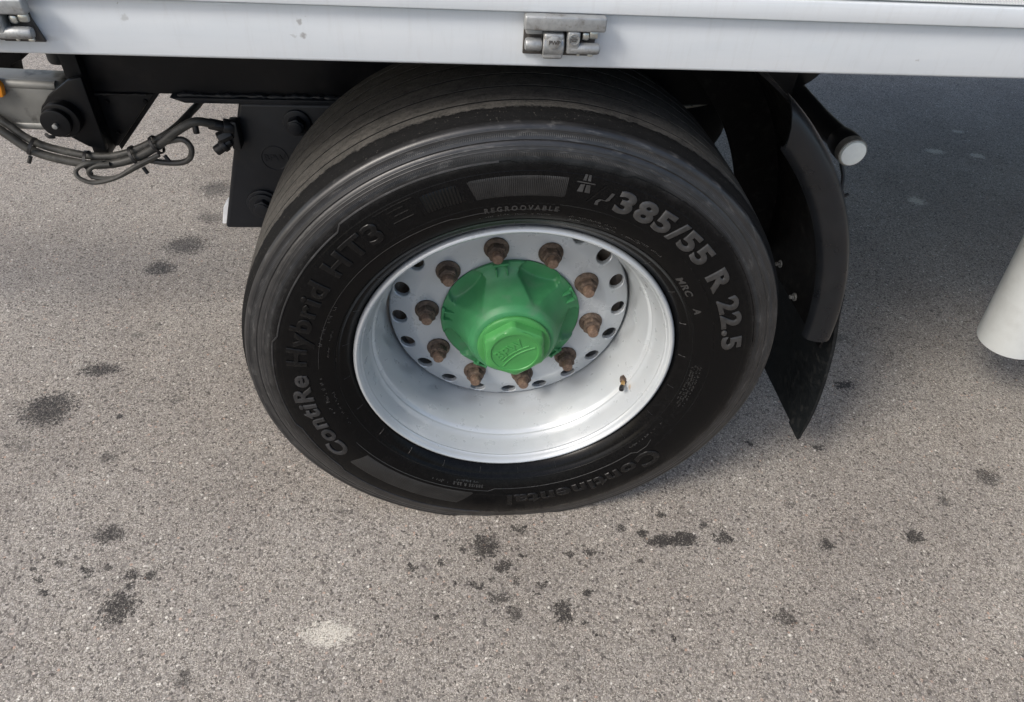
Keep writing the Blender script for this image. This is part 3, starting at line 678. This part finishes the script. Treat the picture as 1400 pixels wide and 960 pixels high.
# wheel disc with twenty real hand holes
def disc_y(r):
    T = [(.095, .140), (.194, .140), (.199, .1412), (.236, .1535), (.2400, .1555), (.2424, .160)]
    for (r0, y0), (r1, y1) in zip(T, T[1:]):
        if r <= r1: return y0 + (y1 - y0) * (r - r0) / (r1 - r0)
    return T[-1][1]
def disc():
    V, F = [], []; N = 20; ph = 2.3; SEG = 24
    def v(r, a, dy=0): V.append((r * math.cos(R(a)), disc_y(r) + dy, r * math.sin(R(a)))); return len(V) - 1
    na = N * 6
    def ringv(r, dy=0): return [v(r, ph - 9 + i * 360 / na, dy) for i in range(na)]
    def bridge(A, B):
        for i in range(len(A)): F.append((A[i], A[(i + 1) % len(A)], B[(i + 1) % len(B)], B[i]))
    rings = [ringv(r) for r in (.095, .14, .17, .188, .194, .1965, (.199), .2040)]
    for a, b_ in zip(rings, rings[1:]): bridge(a, b_)
    outer = [ringv(r) for r in (.2396, .2408, .2420, .2424)]
    for a, b_ in zip(outer, outer[1:]): bridge(a, b_)
    back = [ringv(.2424, .012)]; bridge(outer[-1], back[0])
    inn, out = rings[-1], outer[0]; rc, hr = .2222, .0156
    for s in range(N):
        ac = ph + s * 18
        I = [inn[(s * 6 + i) % na] for i in range(7)]; O = [out[(s * 6 + i) % na] for i in range(7)]
        m0 = [v(.2130, ac - 9), v(rc, ac - 9), v(.2315, ac - 9)]
        m1 = [v(.2130, ac + 9), v(rc, ac + 9), v(.2315, ac + 9)]
        loop = I + m1 + O[::-1] + m0[::-1]; n = len(loop)
        # ring of hole vertices matched by direction
        H, H2, H3 = [], [], []
        for q in loop:
            x, y, z = V[q]; r = math.hypot(x, z); a = math.degrees(math.atan2(z, x))
            du = R((a - ac + 180) % 360 - 180) * rc; dv = r - rc; L = math.hypot(du, dv)
            for lst, k, dy in ((H, 1.10, 0), (H2, 1.0, .0016), (H3, .97, .010)):
                uu, vv = du / L * hr * k * 1.02, dv / L * hr * k
                lst.append(v(rc + vv, ac + math.degrees(uu / rc), dy))
        for i in range(n):
            j = (i + 1) % n
            F.extend([(loop[i], loop[j], H[j], H[i]), (H[i], H[j], H2[j], H2[i]), (H2[i], H2[j], H3[j], H3[i])])
    me = bmesh.new()
    bv = [me.verts.new(p) for p in V]
    for f in F:
        try: me.faces.new([bv[i] for i in f])
        except ValueError: pass
    bmesh.ops.remove_doubles(me, verts=me.verts, dist=1e-5)
    me.verts.index_update()
    r_ = [tuple(x.co) for x in me.verts], [tuple(x.index for x in q.verts) for q in me.faces]; me.free()
    return r_
mk('wheel_disc', disc(), M['wheel'], W, sharp=30)
mk('brake_drum', revolve([(.215, .20), (.195, .213), (.185, .225), (.185, .236), (.30, .236)], 64, (0, 1, 0)), M['drum'], W)
mk('drum_face', revolve([(.172, .10), (.172, .19), (.18, .205), (.215, .205)], 64, (0, 1, 0)), M['drum'], W)

# ---- nuts and studs (shared meshes)
def nut_mesh():
    fl_ = revolve([(0, .0235), (-.0015, .0240), (-.004, .0236), (-.006, .0215), (-.0085, .0185), (-.0085, .010)], 28, (0, 1, 0))
    hx = bevelled(prism([(.0190 * math.cos(R(a)), .0190 * math.sin(R(a))) for a in range(0, 360, 60)], -.023, -.006), .0018, 2)
    dome = revolve([(-.0225, .0150), (-.0245, .0138), (-.0245, .009)], 28, (0, 1, 0))
    return join(fl_, hx, dome)
stud = join(revolve([(-.020, .0108), (-.036, .0108), (-.0385, .0098), (-.0395, .0082), (-.0395, .0001)], 24, (0, 1, 0)))
n0 = s0 = None
for k in range(10):
    a = 101.9 - 36 * k
    p = (.1675 * math.cos(R(a)), .1395, .1675 * math.sin(R(a)))
    if n0 is None:
        n0 = mk('wheel_nut', nut_mesh(), M['nut'], W, sharp=30); s0 = mk('wheel_stud', stud, M['stud'], W, sharp=30); n, s = n0, s0
    else:
        n = n0.copy(); col.objects.link(n); s = s0.copy(); col.objects.link(s)
    n.location = p; n.rotation_euler = (0, R(k * 47 + 10), 0)
    s.location = (p[0], p[1] + random.uniform(-.0012, .0012), p[2]); s.rotation_euler = (0, R(k * 31), 0)

# ---- valve
va = R(-25.8); vb = Vector((.2645 * math.cos(va), .066, .2645 * math.sin(va)))
vd = Vector((-math.cos(va) * .35, -.85, -math.sin(va) * .35 - .12)).normalized()
mk('valve_nut', join(cyl(vb - vd * .006, vb + vd * .004, .0088, 6, .001), cyl(vb + vd * .004, vb + vd * .008, .0066, 16, .001)), M['nut'], W)
mk('valve_stem', join(cyl(vb + vd * .006, vb + vd * .022, .0042, 14, .0006)), M['brass'], W)
mk('valve_cap', join(cyl(vb + vd * .021, vb + vd * .033, .0052, 14, .0015)), M['black_plastic'], W)

# ---- green hub cap
def smoothstep(x): x = max(0., min(1., x)); return x * x * (3 - 2 * x)
def hub():
    pr = [(.1385, .1395), (.1395, .1335), (.1385, .1310), (.1350, .1298), (.1300, .1282), (.1240, .1250), (.1180, .1205), (.1120, .1148), (.1065, .1080), (.1015, .1005), (.0970, .0925), (.0930, .0840), (.0895, .0755), (.0862, .0675), (.0815, .0610), (.0780, .0575), (.0740, .0560), (.0680, .0552)]
    # denser
    q = []
    for (r0, y0), (r1, y1) in zip(pr, pr[1:]):
        q += [(r0 + (r1 - r0) * i / 3, y0 + (y1 - y0) * i / 3) for i in range(3)]
    q.append(pr[-1]); n = 300; V, F = [], []
    for i in range(n):
        t = 360 * i / n
        for r, y in q:
            d = 0
            for k in range(5):
                dt = (t - (66 + 72 * k) + 180) % 360 - 180
                e = (dt / (20.5 - max(0, .118 - r) * 300)) ** 2 + ((r - .1180) / .0300) ** 2
                if e < 1: d = max(d, .0290 * (1 - e) ** .50)
            V.append((r * math.cos(R(t)), min(y + d, .1385), r * math.sin(R(t))))
    m = len(q)
    for i in range(n):
        for k in range(m - 1): F.append((i * m + k, ((i + 1) % n) * m + k, ((i + 1) % n) * m + k + 1, i * m + k + 1))
    return V, F
mk('hub_cap', hub(), M['green'], W, sharp=60)
def hexr(t, R0, rnd):
    a = (t - 95 + 30) % 60 - 30
    return min(R0 * math.cos(R(30)) / math.cos(R(((t - 95) % 60) - 30)), rnd)
def capnut():
    # (y, circular radius, hexagon circumradius or None, rounding)
    lv = [(.0560, .0790), (.0530, .0806), (.0500, .0806), (.0478, .0792), (.0470, .0772), (.0466, .0755)]
    hx = [(.0462, .0765, .0742), (.0445, .0760, .0738), (.0345, .0745, .0722), (.0318, .0728, .0705), (.0300, .0690, .0672)]
    fr = [(.0284, .0600), (.0277, .0565), (.0275, .0540), (.0276, .0522), (.0292, .0510), (.0294, .0500), (.0294, .025), (.0294, .0001)]
    n = 240; V, F = [], []
    for i in range(n):
        t = 360 * i / n; d = (math.cos(R(t)), math.sin(R(t)))
        P = [(y, r) for y, r in lv] + [(y, hexr(t, a, b_)) for y, a, b_ in hx] + [(y, r) for y, r in fr]
        V += [(r * .875 * d[0], y, r * .875 * d[1]) for y, r in P]
    m = len(P)
    for i in range(n):
        for k in range(m - 1): F.append((i * m + k, ((i + 1) % n) * m + k, ((i + 1) % n) * m + k + 1, i * m + k + 1))
    return V, F
mk('cap_nut', capnut(), M['green_cap'], W, sharp=28)
rot = Matrix.Rotation(R(38), 2)
def on_cap(u, v, q, o=(0, 0)):
    p = rot @ Vector((u + o[0], v + o[1])) * .86; return (p.x, .0296 - q, p.y)
t1, f1 = font_mesh('BPW', .033, .0016, .0006, 1.05)
L1 = ([on_cap(u, v, q, (-.006, .004)) for u, v, q in t1], f1)
def cap_line(pts, wd):
    V, F = [], []
    for i, (u, v) in enumerate(pts):
        a = Vector(pts[max(i - 1, 0)]); b_ = Vector(pts[min(i + 1, len(pts) - 1)]); d = (b_ - a).normalized(); nn = Vector((-d.y, d.x)) * wd
        V += [on_cap(u + nn.x, v + nn.y, -.0003), on_cap(u + nn.x * .5, v + nn.y * .5, .0016), on_cap(u - nn.x * .5, v - nn.y * .5, .0016), on_cap(u - nn.x, v - nn.y, -.0003)]
    for i in range(len(pts) - 1):
        for k in range(3): F.append((i * 4 + k, i * 4 + k + 1, i * 4 + k + 5, i * 4 + k + 4))
    return V, F
arc = [(x / 1000, -.017 + .009 * math.cos(x / 44 * math.pi / 2)) for x in range(-44, 45, 4)]
mk('cap_logo', join(L1, cap_line(arc, .0020), cap_line([(-.036, -.004), (-.018, .0005), (0, .0015), (.020, .0005), (.036, -.004)], .0016)), M['green_cap'], W)
c0 = None
for k in range(5):
    if c0 is None:
        # a flat tab across the rim edge with two short legs running inwards
        c0 = mk('cap_clip', join(box(.1335, .1392, .124, .1335, -.0155, .0155, .0012), box(.116, .1345, .1175, .1300, -.0115, -.0085, .0008), box(.116, .1345, .1175, .1300, .0085, .0115, .0008)), M['green'], W); c = c0
    else:
        c = c0.copy(); col.objects.link(c)
    c.rotation_euler = (0, -R(101 + 72 * k), 0)

# ================================================================== loose grit on the asphalt
def grit():
    rg = random.Random(11); V, F = [], []
    ico = [(0, 0, 1), (.9, 0, .3), (.28, .85, .3), (-.72, .5, .3), (-.72, -.5, .3), (.28, -.85, .3), (0, 0, -.5)]
    fc = [(0, i, i % 5 + 1) for i in range(1, 6)] + [(6, i % 5 + 1, i) for i in range(1, 6)]
    for _ in range(2600):
        x, y = rg.uniform(-1.5, 2.2), rg.uniform(-.6, 2.2)
        if abs(x) < .14 and -.02 < y < .32: continue
        r = rg.choice((.0008, .001, .0012, .0015, .0019)) * rg.uniform(.8, 1.2); n = len(V); t = rg.uniform(0, 6.3)
        sx, sy, sz = rg.uniform(.7, 1.3), rg.uniform(.7, 1.3), rg.uniform(.5, .9)
        for a, b_, c in ico:
            a, b_, c = a * sx * rg.uniform(.8, 1.2), b_ * sy * rg.uniform(.8, 1.2), c * sz
            V.append((x + r * (a * math.cos(t) - b_ * math.sin(t)), y + r * (a * math.sin(t) + b_ * math.cos(t)), r * c + r * .25))
        F += [tuple(n + i for i in f) for f in fc]
    return V, F
def grit_mat():
    b = NB('stone_chips'); o = b.obj()
    v = b.n('TexVoronoi'); b.put(v.inputs['Vector'], o); v.inputs['Scale'].default_value = 60
    c = b.ramp(b.sep(v.outputs['Color'])[0], [(0, (.10, .09, .08)), (.4, (.30, .275, .245)), (.8, (.52, .48, .42)), (1, (.75, .70, .60))])
    return b.out(c, .8)
gr = mk('loose_grit', grit(), grit_mat(), None, kind='stuff')
gr['label'] = 'tiny pale and dark stone chips strewn over the asphalt'; gr['category'] = 'grit'
